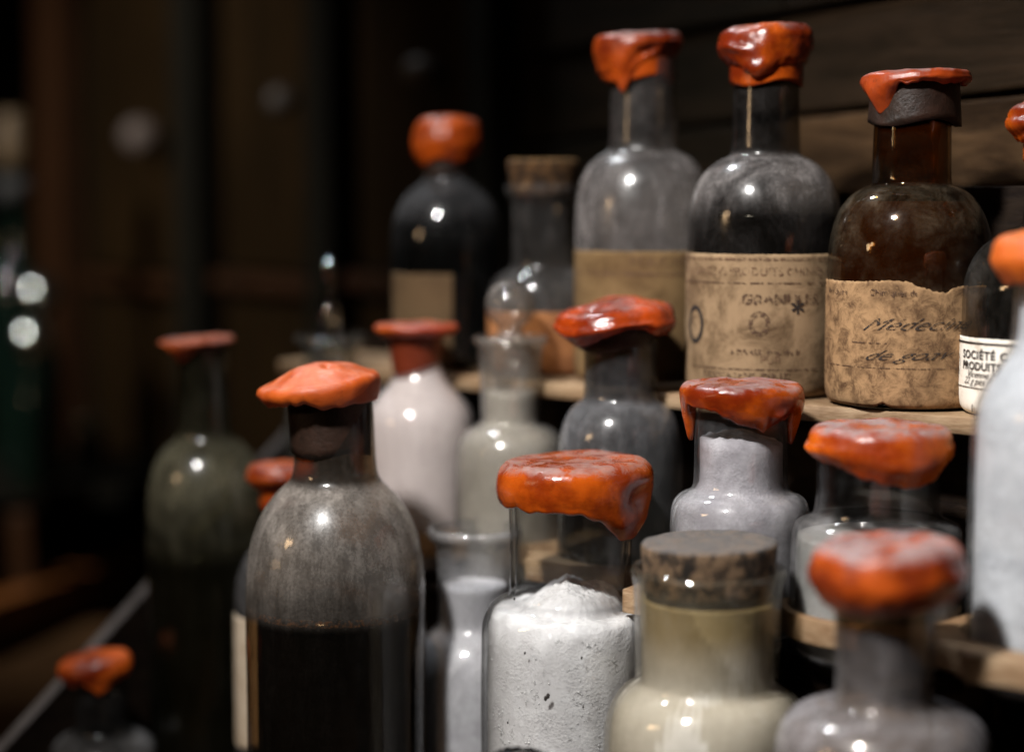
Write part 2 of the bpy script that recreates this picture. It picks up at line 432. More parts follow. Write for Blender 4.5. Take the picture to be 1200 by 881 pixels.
class Bottle:
    def __init__(s, name, label, cx, d, zbase, prof, mat, group=None, wob=.0004, seed=0.0, shell=0.0, cat='bottle', lip=False):
        """prof: (y_px, halfwidth_px) from the mouth down; the wall then runs straight to the base"""
        s.d = d; s.k = d/F; s.cx = cx; s.zb = zbase; x = xat(cx, d)
        if name == 'sealed_bottle': group = 'wax-sealed bottles in the rack'
        s.root = thing(name, label, cat, (x, d, zbase), -math.atan2(x, d), group)
        s.seed = seed
        p = [(zat(y, d)-zbase, hw*s.k) for y, hw in prof]
        rl = p[-1][1]
        p += [(.012, rl), (.004, rl*.985), (.0012, rl*.93), (.0, rl*.86), (.0, rl*.5)]
        s.raw = p
        s.prof = chaikin(p, 2)
        full = s.prof
        if shell:
            top = [(z, max(.002, r-shell)) for z, r in s.prof if z > .004][::-1]
            inner = [(min(z, s.prof[0][0]), r) for z, r in top]
            full = [(.004, inner[0][1]*.9)] + inner + [(s.prof[0][0]+shell*.45, s.prof[0][1]-shell*.75), (s.prof[0][0]+shell*.45, s.prof[0][1]-shell*.25)] + s.prof
        s.glass = lathe('glass_body', full, mat, s.root, n=96, wob=wob, seed=seed)
    def z(s, y, dd=0.0): return zat(y, s.d+dd)-s.zb
    def r_at(s, z): return interp(s.prof, z)
    def fill(s, ytop, mat, name='powder', gap=.0026, hfun=None, n=72, rough=0.0, tops=10):
        zt = s.z(ytop); pr = [(z, max(.0015, r-gap)) for z, r in s.prof if z < zt and z > .003]
        rt = max(.0015, interp(s.prof, zt)-gap)
        pr = [(zt, rt)]+pr+[(.003, pr[-1][1])]
        vs, fs = [], []
        rr = [(zt, rt*q/tops, True) for q in range(0, tops)]+[(z, r, False) for z, r in pr]
        for z, r, tp in rr:
            for i in range(n):
                t = 2*math.pi*i/n; x, y = r*math.sin(t), -r*math.cos(t); zz = z
                if hfun and z > zt-.004: zz += hfun(x, y, r/rt)*(1 if tp else max(0, 1-(zt-z)/.004))
                if rough and not tp:
                    g = rough*noise.noise(Vector((x*160+s.seed, y*160, z*160))); x += g*math.sin(t); y -= g*math.cos(t)
                vs.append((x, y, zz))
        for j in range(len(rr)-1):
            for i in range(n):
                a = j*n+i; b = j*n+(i+1) % n; fs.append((a, b, b+n, a+n))
        return mesh_obj(name, vs, fs, mat, s.root)
    def cap(s, mat, hw, ytop, ylow, neck_hw, drips=(), dome=0, offx=0, coat=None, bumps=(), flat=False, **kw):
        k = s.k; R = hw*k
        above = elev(ytop) < 0
        zt = s.z(ytop, 0 if above else R*.85)
        zl = s.z(ylow, -R*.4)
        dr = [(c, sg, e*k) for c, sg, e in drips]
        bb = [(a, b, c*k, e, g) for a, b, c, e, g in bumps]
        ct = (coat[1]*k, s.z(coat[0])) if coat else None
        return wax(s.root, mat, R, zt, zl, neck_hw*k, drips=dr, dome=dome*k, ox=offx*k, coat=ct, bumps=bb, seed=s.seed*3.3+1, **kw)
    def cork(s, mat, hwt, yt, hwb, yb, offx=0, tilt=0.0, name='cork'):
        k = s.k; zt = s.z(yt, hwt*k*.85); zb = s.z(yb)
        prof = [(zt, .0001), (zt, hwt*k*.5), (zt, hwt*k*.9), (zt-.0006, hwt*k*.98), (zt-.0016, hwt*k)]
        for i in range(1, 9): prof.append((zt-.0016+(zb-zt)*i/8, (hwt+(hwb-hwt)*i/8)*k))
        prof.append((prof[-1][0], .0001))
        o = lathe(name, prof, mat, s.root, n=90, wob=.0011, seed=s.seed)
        for v in o.data.vertices:
            v.co.z += tilt*v.co.x + .0005*noise.noise(v.co*150)
            v.co.x += offx*k
        return o

def ZC(sp, zb, pts): return [(zat(y, sp[1])-zb, f) for y, f in pts]
SHADED_COAT = wood_mat('shaded_wax_coat', (.030,.014,.009), (.010,.006,.004), axis=(1,1,1), scale=60, rough=.45)  # wax under the brims in near-black: shade put into the colour
ZF = EYE-.37; ZB = EYE-.206; ZBT = EYE-.182; ZA = EYE-.0975
# ================================================================ THE RACK
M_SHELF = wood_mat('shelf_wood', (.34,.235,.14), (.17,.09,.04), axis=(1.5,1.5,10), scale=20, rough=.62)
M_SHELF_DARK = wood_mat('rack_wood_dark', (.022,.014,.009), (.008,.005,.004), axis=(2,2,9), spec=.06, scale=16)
M_RAIL = wood_mat('rail_dusty_wood', (.11,.095,.09), (.06,.05,.045), axis=(3,3,3), scale=20)
rack = thing('tiered_bottle_rack', 'stepped wooden rack with scalloped boards holding the sealed bottles', 'rack', (0, 0, 0))
def board_poly(name, outline, holes, z1, thick, mat, parent, bevel=.0007):
    cu = bpy.data.curves.new('b', 'CURVE'); cu.dimensions = '2D'; cu.fill_mode = 'BOTH'; cu.extrude = thick/2-bevel; cu.bevel_depth = bevel; cu.bevel_resolution = 1
    for pts in [outline]+holes:
        sp = cu.splines.new('POLY'); sp.points.add(len(pts)-1)
        for i, p in enumerate(pts): sp.points[i].co = (p[0], p[1], 0, 1)
        sp.use_cyclic_u = True
    o = bpy.data.objects.new('b', cu); COL.objects.link(o)
    dg = bpy.context.evaluated_depsgraph_get(); dg.update()
    me = bpy.data.meshes.new_from_object(o.evaluated_get(dg)); bpy.data.objects.remove(o); bpy.data.curves.remove(cu)
    for v in me.vertices: v.co.z += z1-thick/2
    me.name = name; me.materials.clear(); me.materials.append(mat)
    return link(bpy.data.objects.new(name, me), parent)
def circ(b, a, r, n=40): 
    c = rk(b, a); return [(c[0]+r*math.cos(2*math.pi*i/n), c[1]+r*math.sin(2*math.pi*i/n)) for i in range(n)]
def ba(x, y):
    p = Vector((x, y))-ORG; return (p.dot(U), p.dot(V))
# bottle spots: name -> (px, depth)
SP = dict(soc=(1215,.8387), amb=(1062,.88), big=(893,.9313), frost=(752,1.0), corked=(635,1.04), far=(525,1.09),
          white=(1250,.7527), r1030=(1030,.807), r870=(869,.8516), r725=(727,.93), r600=(598,.985), r488=(492,1.02), r385=(388,1.075),
          c1040=(1042,.72), c832=(832,.79), c670=(669,.865), c548=(556,.94), dark=(392,.90), c313=(329,1.0), c230=(240,1.06), c105=(113,1.023))
def spt(n):
    px, d = SP[n]; x = xat(px, d); return ba(x, d)
# front outline of the scalloped board, running from the right end to the left end
def rrect_depth(b, b0, b1, a0, rc):
    # depth of a cut-out with rounded inner corners between b0 and b1
    if b <= b0 or b >= b1: return None
    e = min(b-b0, b1-b)
    return a0 if e >= rc else a0+rc-math.sqrt(max(0, rc*rc-(rc-e)**2))
def outlines():
    cn = [('c1040', .033), ('c670', .034), ('c548', .029), ('c313', .026)]
    fr, bk = [], []; b = -.26
    while b <= .362:
        a = .165 if b < .071 else (.118 if b < .09 else (.088 if b < .17 else .074))
        for c in ((-.044, .071, .102, .032), (-.137, -.088, .131, .020), (-.22, -.175, .131, .02)):
            q = rrect_depth(b, *c)
            if q: a = min(a, q)
        for nm, nr in cn:
            nb, na = spt(nm)
            if abs(b-nb) < nr: a = min(a, na-math.sqrt(nr*nr-(b-nb)**2))
        k = .050 if b < .09 else .004
        for nm, nr in (('r1030', .0400), ('r870', .0340), ('white', .0418), ('r725', .0330)):
            nb, na = spt(nm)
            if abs(b-nb) < nr: k = max(k, na+math.sqrt(nr*nr-(b-nb)**2))
        k = min(k, .118)
        fr.append((b, max(a, k+.004))); bk.append((b, k)); b += .0016
    return fr, bk
fr_, bk_ = outlines()
outline = [tuple(rk(b, a)) for b, a in fr_]+[tuple(rk(b, a)) for b, a in bk_[::-1]]
board_poly('scalloped_board', outline, [], ZBT, .0115, M_SHELF, rack, .0005)
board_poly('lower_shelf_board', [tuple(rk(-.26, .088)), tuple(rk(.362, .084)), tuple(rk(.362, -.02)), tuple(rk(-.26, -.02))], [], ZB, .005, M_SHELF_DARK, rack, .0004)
# top shelf
fa0, fa1 = Vector((.169,.849))+U*(-.20), Vector((.1815,.864))+U*.42
board_poly('top_shelf_board', [tuple(fa0), tuple(fa1), tuple(rk(.43, -.062)), tuple(rk(-.20, -.062))], [], ZA, .0082, M_SHELF, rack, .0006)
def plank(name, p0, p1, z0, z1, th, mat, parent, bev=.0008):
    p0, p1 = Vector(p0), Vector(p1); dv = p1-p0; L = dv.length; ang = math.atan2(dv.y, dv.x)
    bm = box_data(0, L, -th/2, th/2, z0, z1, bev); bmesh.ops.transform(bm, matrix=Matrix.Translation((p0.x, p0.y, 0))@Matrix.Rotation(ang, 4, 'Z'), verts=bm.verts)
    return bm_obj(name, bm, mat, parent)
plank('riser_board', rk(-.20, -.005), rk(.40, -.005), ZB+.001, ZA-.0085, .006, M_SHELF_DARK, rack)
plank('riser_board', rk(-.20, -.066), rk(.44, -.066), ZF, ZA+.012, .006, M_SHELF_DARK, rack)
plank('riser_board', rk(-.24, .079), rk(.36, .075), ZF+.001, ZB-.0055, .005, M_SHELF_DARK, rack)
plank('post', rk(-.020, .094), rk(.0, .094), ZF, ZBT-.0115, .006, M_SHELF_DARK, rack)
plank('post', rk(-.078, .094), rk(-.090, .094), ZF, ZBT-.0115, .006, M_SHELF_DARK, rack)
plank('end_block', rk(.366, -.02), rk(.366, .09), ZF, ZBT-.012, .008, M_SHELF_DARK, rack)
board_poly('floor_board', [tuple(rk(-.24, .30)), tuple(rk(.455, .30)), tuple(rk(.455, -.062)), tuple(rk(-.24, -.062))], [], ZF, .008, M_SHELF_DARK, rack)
# sloping side panel at the left end
def side_panel(b, th, name, mat, lift, strip=False):
    a0, a1 = -.07, .30
    def ztop(a): return EYE-(.232+(a-.0877)*.69)
    pts = [(a0, ztop(a0)), (a1, ztop(a1)), (a1, ZF-.008), (a0, ZF-.008)]
    if strip: pts = pts[:2]+[(a1, ztop(a1)-.003), (a0, ztop(a0)-.003)]
    bm = bmesh.new(); f = []
    for s in (0, 1):
        f.append([bm.verts.new((*rk(b+s*th, a), z)) for a, z in pts])
    bm.faces.new(f[0]); bm.faces.new(f[1][::-1])
    for i in range(4):
        j = (i+1) % 4; bm.faces.new((f[0][i], f[1][i], f[1][j], f[0][j]))
    bmesh.ops.recalc_face_normals(bm, faces=bm.faces)
    bmesh.ops.bevel(bm, geom=bm.edges[:], offset=.0008, segments=1, affect='EDGES')
    o = bm_obj(name, bm, mat, rack)
    for v in o.data.vertices: v.co.z += lift
    return o
side_panel(.4585, .007, 'side_panel', M_SHELF_DARK, 0)
side_panel(.4580, .008, 'edge_strip', M_RAIL, .0032, True)

# table the rack stands on
M_TABLE = wood_mat('table_wood', (.10,.055,.025), (.03,.016,.008), axis=(1,8,8), spec=.06, scale=5, rough=.5)
tz = ZF-.0085
bm = box_data(-1.1, 1.0, .35, 1.62, tz-.03, tz, .003)
tbl = bm_obj('table_top', bm, M_TABLE); tag(tbl, kind='structure')

# ================================================================ BACKGROUND: plank wall at right, cabinet at left
Wd = Vector((-.5735, .819)); Wn = Vector((-.819, -.5735)); W0 = Vector((.238, .99))
def s_of(px, off=0.0):           # distance along the wall line where a column of the photograph meets it
    t = (px-600)/F*(math.cos(PITCH)-.02*0); a = W0+Wn*off; return (a.x-t*a.y)/(t*Wd.y-Wd.x)
M_PL3 = wood_mat('plank_wood_d', (.030,.018,.010), (.009,.006,.003), axis=(1,1,10), spec=.06, scale=7)
M_PL = [wood_mat('plank_wood_a', (.022,.014,.008), (.007,.005,.003), axis=(1,1,10), spec=.06, scale=8),
        wood_mat('plank_wood_lit', (.085,.048,.023), (.018,.010,.005), axis=(1,1,10), spec=.06, scale=6),
        wood_mat('plank_wood_shaded', (.014,.009,.005), (.005,.004,.002), axis=(1,1,10), spec=.06, scale=7)]
M_PL.append(M_PL3)
wall = thing('plank_wall', 'rough brown wooden plank wall behind the top row of bottles', 'wall', (0, 0, 0))
zs = [-.12, .008, .058, .118, .19, .27, .35, .43]
sR = -.30; sM = s_of(935); sL = .42
for i in range(len(zs)-1):
    cuts = [(sR, sM-.002, M_PL[1] if i == 1 else M_PL[0]), (sM, sL, M_PL[2])] if i in (1, 3, 5) else [(sR, .06+.03*i, M_PL[0 if i != 2 else 3]), (.062+.03*i, sL, M_PL[2])]  # light and shade put into the wood: bright plank right, dark planks left
    for c0, c1, mm in cuts:
        bm = box_data(c0, c1, 0, .012+.003*((i+len(cuts)) % 2), 0, zs[i+1]-zs[i]-.004, .002)
        M4 = Matrix.Translation((W0.x, W0.y, EYE+zs[i]))@Matrix.Rotation(math.atan2(Wd.y, Wd.x), 4, 'Z')@Matrix.Rotation(R_(2.0), 4, 'Y')
        bmesh.ops.transform(bm, matrix=M4, verts=bm.verts)
        bm_obj('plank', bm, mm, wall)
bm = box_data(0, .78, -.03, -.014, -.45, .52, 0)
bmesh.ops.transform(bm, matrix=Matrix.Translation((*(W0-Wd*.3), EYE))@Matrix.Rotation(math.atan2(Wd.y, Wd.x), 4, 'Z'), verts=bm.verts)
bm_obj('backing_board', bm, M_SHELF_DARK, wall)
# rack back rail between the two right bottles
br = plank('back_rail', rk(-.20, -.052), rk(.05, -.052), ZA+.0005, ZA+.107, .006, M_SHELF_DARK, rack)

# cabinet: tall doors with pale knobs, further left and further away
M_CAB = wood_mat('cabinet_wood', (.020,.011,.004), (.008,.005,.002), axis=(9,9,1), spec=.06, scale=5, rough=.5)
M_CAB_D = wood_mat('cabinet_wood_dark', (.010,.009,.006), (.005,.005,.004), axis=(9,9,1), spec=.06, scale=5)
M_CAB_R = wood_mat('cabinet_wood_red', (.045,.018,.006), (.02,.008,.003), axis=(9,9,1), scale=5, rough=.45)
M_KNOB = plain('porcelain_knob', (.13,.10,.085), .6)
M_KNOB_D = plain('dark_knob', (.05,.04,.033), .6)  # darker knob colour for the knobs further right
M_BRASS = plain('brass_plate', (.35,.12,.03), .5, .2)
cab = thing('drawer_cabinet', 'dark wooden cabinet with pale round knobs, blurred far behind the bottles', 'cabinet', (0, 0, 0))
def cab_box(name, px0, px1, z0, z1, off, th, mat, par=cab, bev=.003):
    s0, s1 = s_of(px0, off), s_of(px1, off); a = W0+Wd*s0+Wn*off; b = W0+Wd*s1+Wn*off
    dv = b-a; bm = box_data(0, dv.length, 0, th, EYE+z0, EYE+z1, bev)
    bmesh.ops.transform(bm, matrix=Matrix.Translation((a.x, a.y, 0))@Matrix.Rotation(math.atan2(dv.y, dv.x), 4, 'Z'), verts=bm.verts)
    return bm_obj(name, bm, mat, par)
s_a, s_b = s_of(640), s_of(-60)
cab_box('carcass', 640, -60, -.60, .55, -.05, .02, M_CAB_D)
for px in (598, 408, 250): cab_box('stile', px+14, px-14, -.60, .55, .012, .03, M_CAB_D)
cab_box('stile', 98, 72, -.60, .55, .02, .03, M_CAB_R)
def pxz(px, py, off=0.0):
    s = s_of(px, off); p = W0+Wd*s+Wn*off; return p, zat(py, p.y)-EYE
for px0, px1, ky, kpx in ((580, 428, 85, 492), (392, 272, 118, 332), (232, 118, 160, 166)):
    p, zk = pxz(kpx, ky, .04)
    _, zlow = pxz((px0+px1)/2, 300+(400-kpx)*.02); _, zl2 = pxz((px0+px1)/2, 322)
    cab_box('drawer_front', px0, px1, zl2+.004, .5, .0, .014, M_CAB)
    cab_box('lower_rail', px0+4, px1-4, zl2-.014, zl2, .012, .02, M_CAB_R)
    cab_box('drawer_front', px0, px1, -.58, zl2-.02, .0, .014, M_CAB)
    bm = bmesh.new(); bmesh.ops.create_uvsphere(bm, u_segments=24, v_segments=14, radius=.0165 if kpx < 200 else .012)
    for v in bm.verts: v.co.y *= .8; v.co.x *= 1.1
    kp = W0+Wd*s_of(kpx, .04)+Wn*.04
    bmesh.ops.transform(bm, matrix=Matrix.Translation((kp.x, kp.y, EYE+zk)), verts=bm.verts)
    bm_obj('knob', bm, M_KNOB if kpx < 200 else M_KNOB_D, cab, True)
kp = W0+Wd*s_of(331)+Wn*.004
bm = box_data(-.022, .022, -.004, .004, -.02, .02, .002)
bmesh.ops.transform(bm, matrix=Matrix.Translation((kp.x, kp.y, zat(210, kp.y)))@Matrix.Rotation(math.atan2(Wd.y, Wd.x), 4, 'Z'), verts=bm.verts)
bm_obj('name_plate', bm, M_BRASS, cab)
# warm wooden ledge low at the left
M_LEDGE = wood_mat('ledge_wood', (.26,.092,.022), (.09,.034,.010), axis=(1,8,8), scale=6, rough=.5)
def ledge(name, q0, q1, th, hgt, mat, par=None):
    (px0, py0, d0), (px1, py1, d1) = q0, q1
    a = Vector((xat(px0, d0, py0), d0, zat(py0, d0))); b = Vector((xat(px1, d1, py1), d1, zat(py1, d1)))
    dv = b-a; L = dv.length
    bm = box_data(0, L, -th/2, th/2, -hgt/2, hgt/2, .003)
    rot = Matrix.Rotation(math.atan2(dv.y, dv.x), 4, 'Z')@Matrix.Rotation(-math.asin(dv.z/L), 4, 'Y')
    bmesh.ops.transform(bm, matrix=Matrix.Translation(a)@rot, verts=bm.verts)
    return bm_obj(name, bm, mat, par)
ld = thing('side_bench', 'low warm brown wooden bench behind the rack at the left edge', 'bench', (0, 0, 0))
ledge('bench_rail', (-60, 745, 1.45), (250, 628, 1.95), .03, .035, M_LEDGE, ld)
ledge('bench_leg', (30, 700, 1.60), (24, 600, 1.60), .022, .022, M_CAB_R, ld)
bm = box_data(-2.4, 2.2, -.6, 4.2, -.78, -.75, 0)
fl = bm_obj('floor', bm, wood_mat('floor_wood', (.05,.03,.018), (.02,.012,.008), spec=.06, scale=3)); tag(fl, kind='structure')

# ================================================================ BOTTLES
def band(v): return v
# --- top tier
G = glass_mat('glass_smoky_clear', tint=(.80,.76,.68), edge=(.30,.26,.2), film=.02, filmc=(.36,.34,.32), patch=.10, zf=ZC(SP['soc'], ZA, [(480,.8),(300,1),(262,.6)]))
b = Bottle('sealed_bottle', 'clear bottle with narrow neck and white printed label at the right edge', *SP['soc'], ZA,
           [(150,20),(255,21),(264,24),(268,36),(278,56),(298,76),(324,87),(350,90),(430,90)], G, seed=1.0, shell=.002)
Mw = wax_mat('wax_soc', dust=.35, seed=1.0, rough=.16)
b.cap(Mw, 43, 116, 158, 20, drips=((20,30,8),(-60,25,6)), dome=12, bulge=.10, botscale=.78, corner=.35, amp=.0022, bumps=((-30,.4,5,30,.4),), coat=(192,22))
M_PAPERW = paper_mat('paper_white', (.80,.76,.68), (.45,.36,.26), .45, 90)
zt_, zb_ = b.z(393), b.z(486)
lab = label_patch(b.root, M_PAPERW, b.r_at, max(.0006, zb_), zt_, -104, 75, ragged=.0002, seed=2)
rr = 90*b.k; k = b.k
Bz = lambda y: b.z(y, -rr*.5)
print_strip(lab, -88, 60, Bz(404), Bz(401.5), rr)
print_text(lab, 'SOCIÉTÉ C', 9.4*k/.7, -67, Bz(421), rr, INK, bold=.00016, spacing=1.12)
print_text(lab, 'PRODUITS C', 9.2*k/.7, -67, Bz(434), rr, INK, bold=.00016, spacing=1.05)
print_text(lab, 'Vicenne M.', 8.2*k/.7, -60, Bz(443), rr, INK, shear=.45, spacing=.95)
print_text(lab, '22 g pes F.', 8.2*k/.7, -64, Bz(451), rr, INK, shear=.5, spacing=.95)
print_strip(lab, -86, 50, Bz(456), Bz(455), rr)
print_ring(lab, -80, Bz(430), 9*k, 12*k, 1.1*k, rr)
print_text(lab, 'I', 9*k/.7, -53, Bz(484), rr, INK, bold=.0001)

G = glass_mat('glass_amber', tint=(.66,.50,.28), edge=(.16,.10,.04), film=.008, filmc=(.42,.34,.24), patch=.10, fscale=70, rough=.03, zf=ZC(SP['amb'], ZA, [(480,.8),(310,.8),(250,1.5),(222,1.3),(212,.15)]))
b = Bottle('sealed_bottle', 'wide amber bottle with torn brown handwritten label on the top shelf', *SP['amb'], ZA,
           [(120,44),(212,45),(218,47),(221,58),(230,71),(248,84),(270,91),(300,95),(420,95)], G, seed=2.0, shell=.0018)
b.fill(236, liquid_mat('liquid_brown', (.055,.032,.012)), 'liquid')
Mw = wax_mat('wax_amb', dust=.5, seed=2.0, rough=.3, col=(.32,.045,.006))
b.cap(Mw, 62, 84, 97, 46, offx=2, drips=((-52,16,30),(-78,14,14),(-35,10,18)), dome=2, bulge=.02, botscale=.97, corner=.10, coat=(146,52), coatmat=SHADED_COAT, amp=.0012,
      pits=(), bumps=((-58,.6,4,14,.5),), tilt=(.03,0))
M_TAN = paper_mat('paper_tan_rough', (.33,.20,.10), (.08,.042,.020), 1.25, 120)
def torn(th):
    def g(c, s): return math.exp(-((th-c)/s)**2)
    return -.0008*g(-12,16)+.0046*g(20,8)+.002*g(8,6)+(.0018 if th > 24 else 0)+.0007*noise.noise(Vector((th*.35,2,7)))
lab = label_patch(b.root, M_TAN, b.r_at, .0012, b.z(326), -92, 64, torn=torn, ragged=.0005, seed=3, tornb=lambda th: .0022*math.exp(-((th+2.5-(-14))/4)**2), sides=2.0)
rr = 95*b.k; k = b.k
Bz = lambda y: b.z(y, -rr*.8)
print_text(lab, 'Produits', 7*k/.7, -70, Bz(347), rr, INK_BROWN, bold=.00008, sx=1.2)
print_text(lab, 'Chimiques de', 7*k/.7, -27, Bz(346), rr, INK_BROWN, bold=.00008, sx=1.0)
print_text(lab, 'Médecine', 14*k/.7, -33, Bz(387), rr, INK_HAND, shear=.85, bold=-.00005, sx=1.6, rot=R_(1))
print_text(lab, 'de goav', 12*k/.7, -32, Bz(422), rr, INK_HAND, shear=.85, bold=-.00005, sx=1.8, rot=R_(1.5))
print_strip(lab, -84, -62, Bz(402), Bz(400.8), rr, INK_BROWN); print_strip(lab, -40, -14, Bz(402.5), Bz(401), rr, INK_BROWN)
print_strip(lab, -66, 40, Bz(431), Bz(430), rr, INK_BROWN)

G = glass_mat('glass_dark_grey', tint=(.45,.43,.38), edge=(.12,.11,.09), film=.04, filmc=(.34,.31,.30), patch=.50, fscale=30, thr=.44, rough=.085, zf=ZC(SP['big'], ZA, [(300,.12),(262,.2),(215,1.4),(188,1.3),(176,.15)]))
b = Bottle('sealed_bottle', 'tallest dark bottle with old printed tan label bearing an oval emblem', *SP['big'], ZA,
           [(70,38),(178,39),(184,42),(188,54),(201,70),(222,83),(250,89),(285,90),(420,90)], G, seed=3.0)
b.fill(250, liquid_mat('liquid_black', (.006,.005,.004)), 'liquid')
Mw = wax_mat('wax_big', dust=.35, col=(.46,.078,.004), seed=3.0, rough=.16)
b.cap(Mw, 53, 30, 73, 39, offx=0, drips=((-12,26,17),(-80,30,0)), dome=2, bulge=.06, botscale=.88, corner=.28, amp=.0022, coat=(100,41),
      bumps=((-14,.85,7,20,.25),(-40,.35,5,22,.16),(40,.5,-7,30,.4)), tilt=(.05,0))
M_TAN2 = paper_mat('paper_tan_print', (.26,.175,.10), (.075,.044,.021), 1.0, 45)
lab = label_patch(b.root, M_TAN2, b.r_at, .0012, b.z(295), -88, 88, ragged=.0003, seed=5)
rr = 90*b.k; k = b.k
Bz = lambda y: b.z(y, -rr*.5)
print_strip(lab, -80, 80, Bz(304), Bz(301), rr, INK_FADED)
print_text(lab, 'USINE DE PRODUITS CHIMIQUES', 9*k/.7, -62, Bz(321), rr, INK_FADED, bold=.00012)
print_strip(lab, -84, 80, Bz(331), Bz(329), rr, INK_BROWN)
print_text(lab, 'GRANULES', 11*k/.7, -16, Bz(354), rr, INK_BROWN, bold=.0003, sx=1.15)
print_text(lab, 'O', 27*k/.7, -11, Bz(390), rr, INK_BROWN, bold=.0005, sx=.8)
print_text(lab, '*', 24*k/.7, 20, Bz(375), rr, INK, bold=.0002)
print_ring(lab, -58, Bz(380), 16*k, 22*k, 5*k, rr, INK)
print_text(lab, 'X', 13*k/.7, -66, Bz(383), rr, INK_BROWN, bold=.0001)
print_text(lab, 'à PARIS  rue de la', 6*k/.7, -24, Bz(412), rr, INK_BROWN, bold=.00012, sx=1.3)
print_text(lab, 'PUR', 9*k/.7, -2, Bz(422), rr, INK_FADED, bold=.0001)
print_strip(lab, -62, 80, Bz(430), Bz(428), rr, INK_BROWN)
print_text(lab, 'ESSENCE FINE', 12*k/.7, -48, Bz(445), rr, INK_BROWN, bold=.0002)

G = glass_mat('glass_frosted_grey', tint=(.7,.68,.64), edge=(.25,.24,.22), film=.50, filmc=(.34,.31,.30), patch=.30, fscale=22, rough=.15, zf=ZC(SP['frost'], ZA, [(400,1),(190,1.1),(170,.3),(100,.25)]))
b = Bottle('sealed_bottle', 'frosted grey bottle with plain tan label band and dripping seal on the top shelf', *SP['frost'], ZA,
           [(70,38),(172,39),(179,42),(184,54),(198,67),(222,76),(250,79),(300,79),(400,79)], G, seed=4.0)
Mw = wax_mat('wax_frost', dust=.6, col=(.40,.062,.005), seed=4.0, rough=.25)
b.cap(Mw, 50, 39, 84, 38, offx=-8, drips=((-22,14,24),(65,50,-34)), dome=2, bulge=.03, botscale=.90, corner=.20, amp=.0018, coat=(95,40), bumps=((10,.6,-8,22,.3),), tilt=(.05,0))
lab = label_patch(b.root, paper_mat('paper_ochre', (.17,.105,.046), (.08,.045,.018), .8, 30), b.r_at, .0012, b.z(292), -95, 80, seed=6)
rr = 79*b.k; Bz = lambda y: b.z(y, -rr*.6)
print_strip(lab, -90, 75, Bz(322), Bz(318), rr, INK_FADED); print_text(lab, 'POUDRE FINE', 12*b.k/.7, -10, Bz(312), rr, INK_FADED, bold=.0002)

G = glass_mat('glass_plain_grey', tint=(.82,.8,.76), edge=(.35,.33,.3), film=.16, filmc=(.40,.38,.37), patch=.18, fscale=20, rough=.06, zf=ZC(SP['corked'], ZA, [(400,.8),(320,1.2),(305,.6)]))
b = Bottle('corked_bottle', 'clear bottle closed with a flat brown cork between two dark bottles', *SP['corked'], ZA,
           [(216,43),(224,44),(232,40),(238,35),(308,35),(316,38),(321,50),(332,60),(350,63),(420,63)], G, seed=5.0)
b.cork(cork_mat('cork_brown', (.10,.05,.018), (.025,.013,.006), (.24,.14,.05)), 42, 188, 34, 226)
label_patch(b.root, paper_mat('paper_rust', (.36,.15,.055), (.16,.06,.025), .7, 30), b.r_at, .0012, b.z(362), -90, 90, seed=7)

G = glass_mat('glass_dark_far', tint=(.35,.35,.32), edge=(.1,.1,.09), film=.08, filmc=(.24,.24,.25), patch=.25, fscale=20, thr=.42, rough=.05, zf=ZC(SP['far'], ZA, [(300,.12),(270,.25),(232,1.3),(212,1.3)]))
b = Bottle('sealed_bottle', 'dark blurred bottle with small tan label at the far left of the top shelf', *SP['far'], ZA,
           [(170,26),(210,26),(216,32),(224,44),(240,56),(262,64),(290,67),(400,67)], G, seed=6.0)
b.fill(270, liquid_mat('liquid_black_b', (.006,.006,.005)), 'liquid')
Mw = wax_mat('wax_far', dust=.2, col=(.46,.075,.004), seed=6.0, rough=.3)
b.cap(Mw, 40, 136, 180, 26, drips=((-60,40,12),(20,30,8)), dome=6, bulge=.08, botscale=.90, corner=.45, amp=.002, coat=(205,28), coatmat=SHADED_COAT)
label_patch(b.root, paper_mat('paper_dim', (.10,.063,.031), (.06,.035,.017), .6, 30), b.r_at, .0012, b.z(318), -70, 5, seed=8)

# --- middle tier
PW = powder_mat('powder_white', (.80,.80,.82), (.56,.55,.56), .8)
G = glass_mat('glass_white_cloud', tint=(.92,.93,.94), edge=(.6,.6,.6), film=.06, filmc=(.62,.63,.65), patch=.22, fscale=24, rough=.07)
b = Bottle('sealed_bottle', 'large blurred bottle full of white powder at the right edge', *SP['white'], ZB,
           [(310,62),(390,64),(410,68),(432,82),(455,98),(482,107),(515,110),(700,110)], G, seed=7.0)
b.fill(318, powder_mat('powder_white_fine', (.66,.67,.69), (.44,.45,.47), 1.7), 'powder')
Mw = wax_mat('wax_white', dust=.15, seed=7.0, rough=.45, col=(.56,.12,.006), deep=(.42,.075,.005))
b.cap(Mw, 90, 268, 322, 64, dome=8, bulge=.04, botscale=.92, corner=.3, amp=.0014, drips=((-60,30,10),))

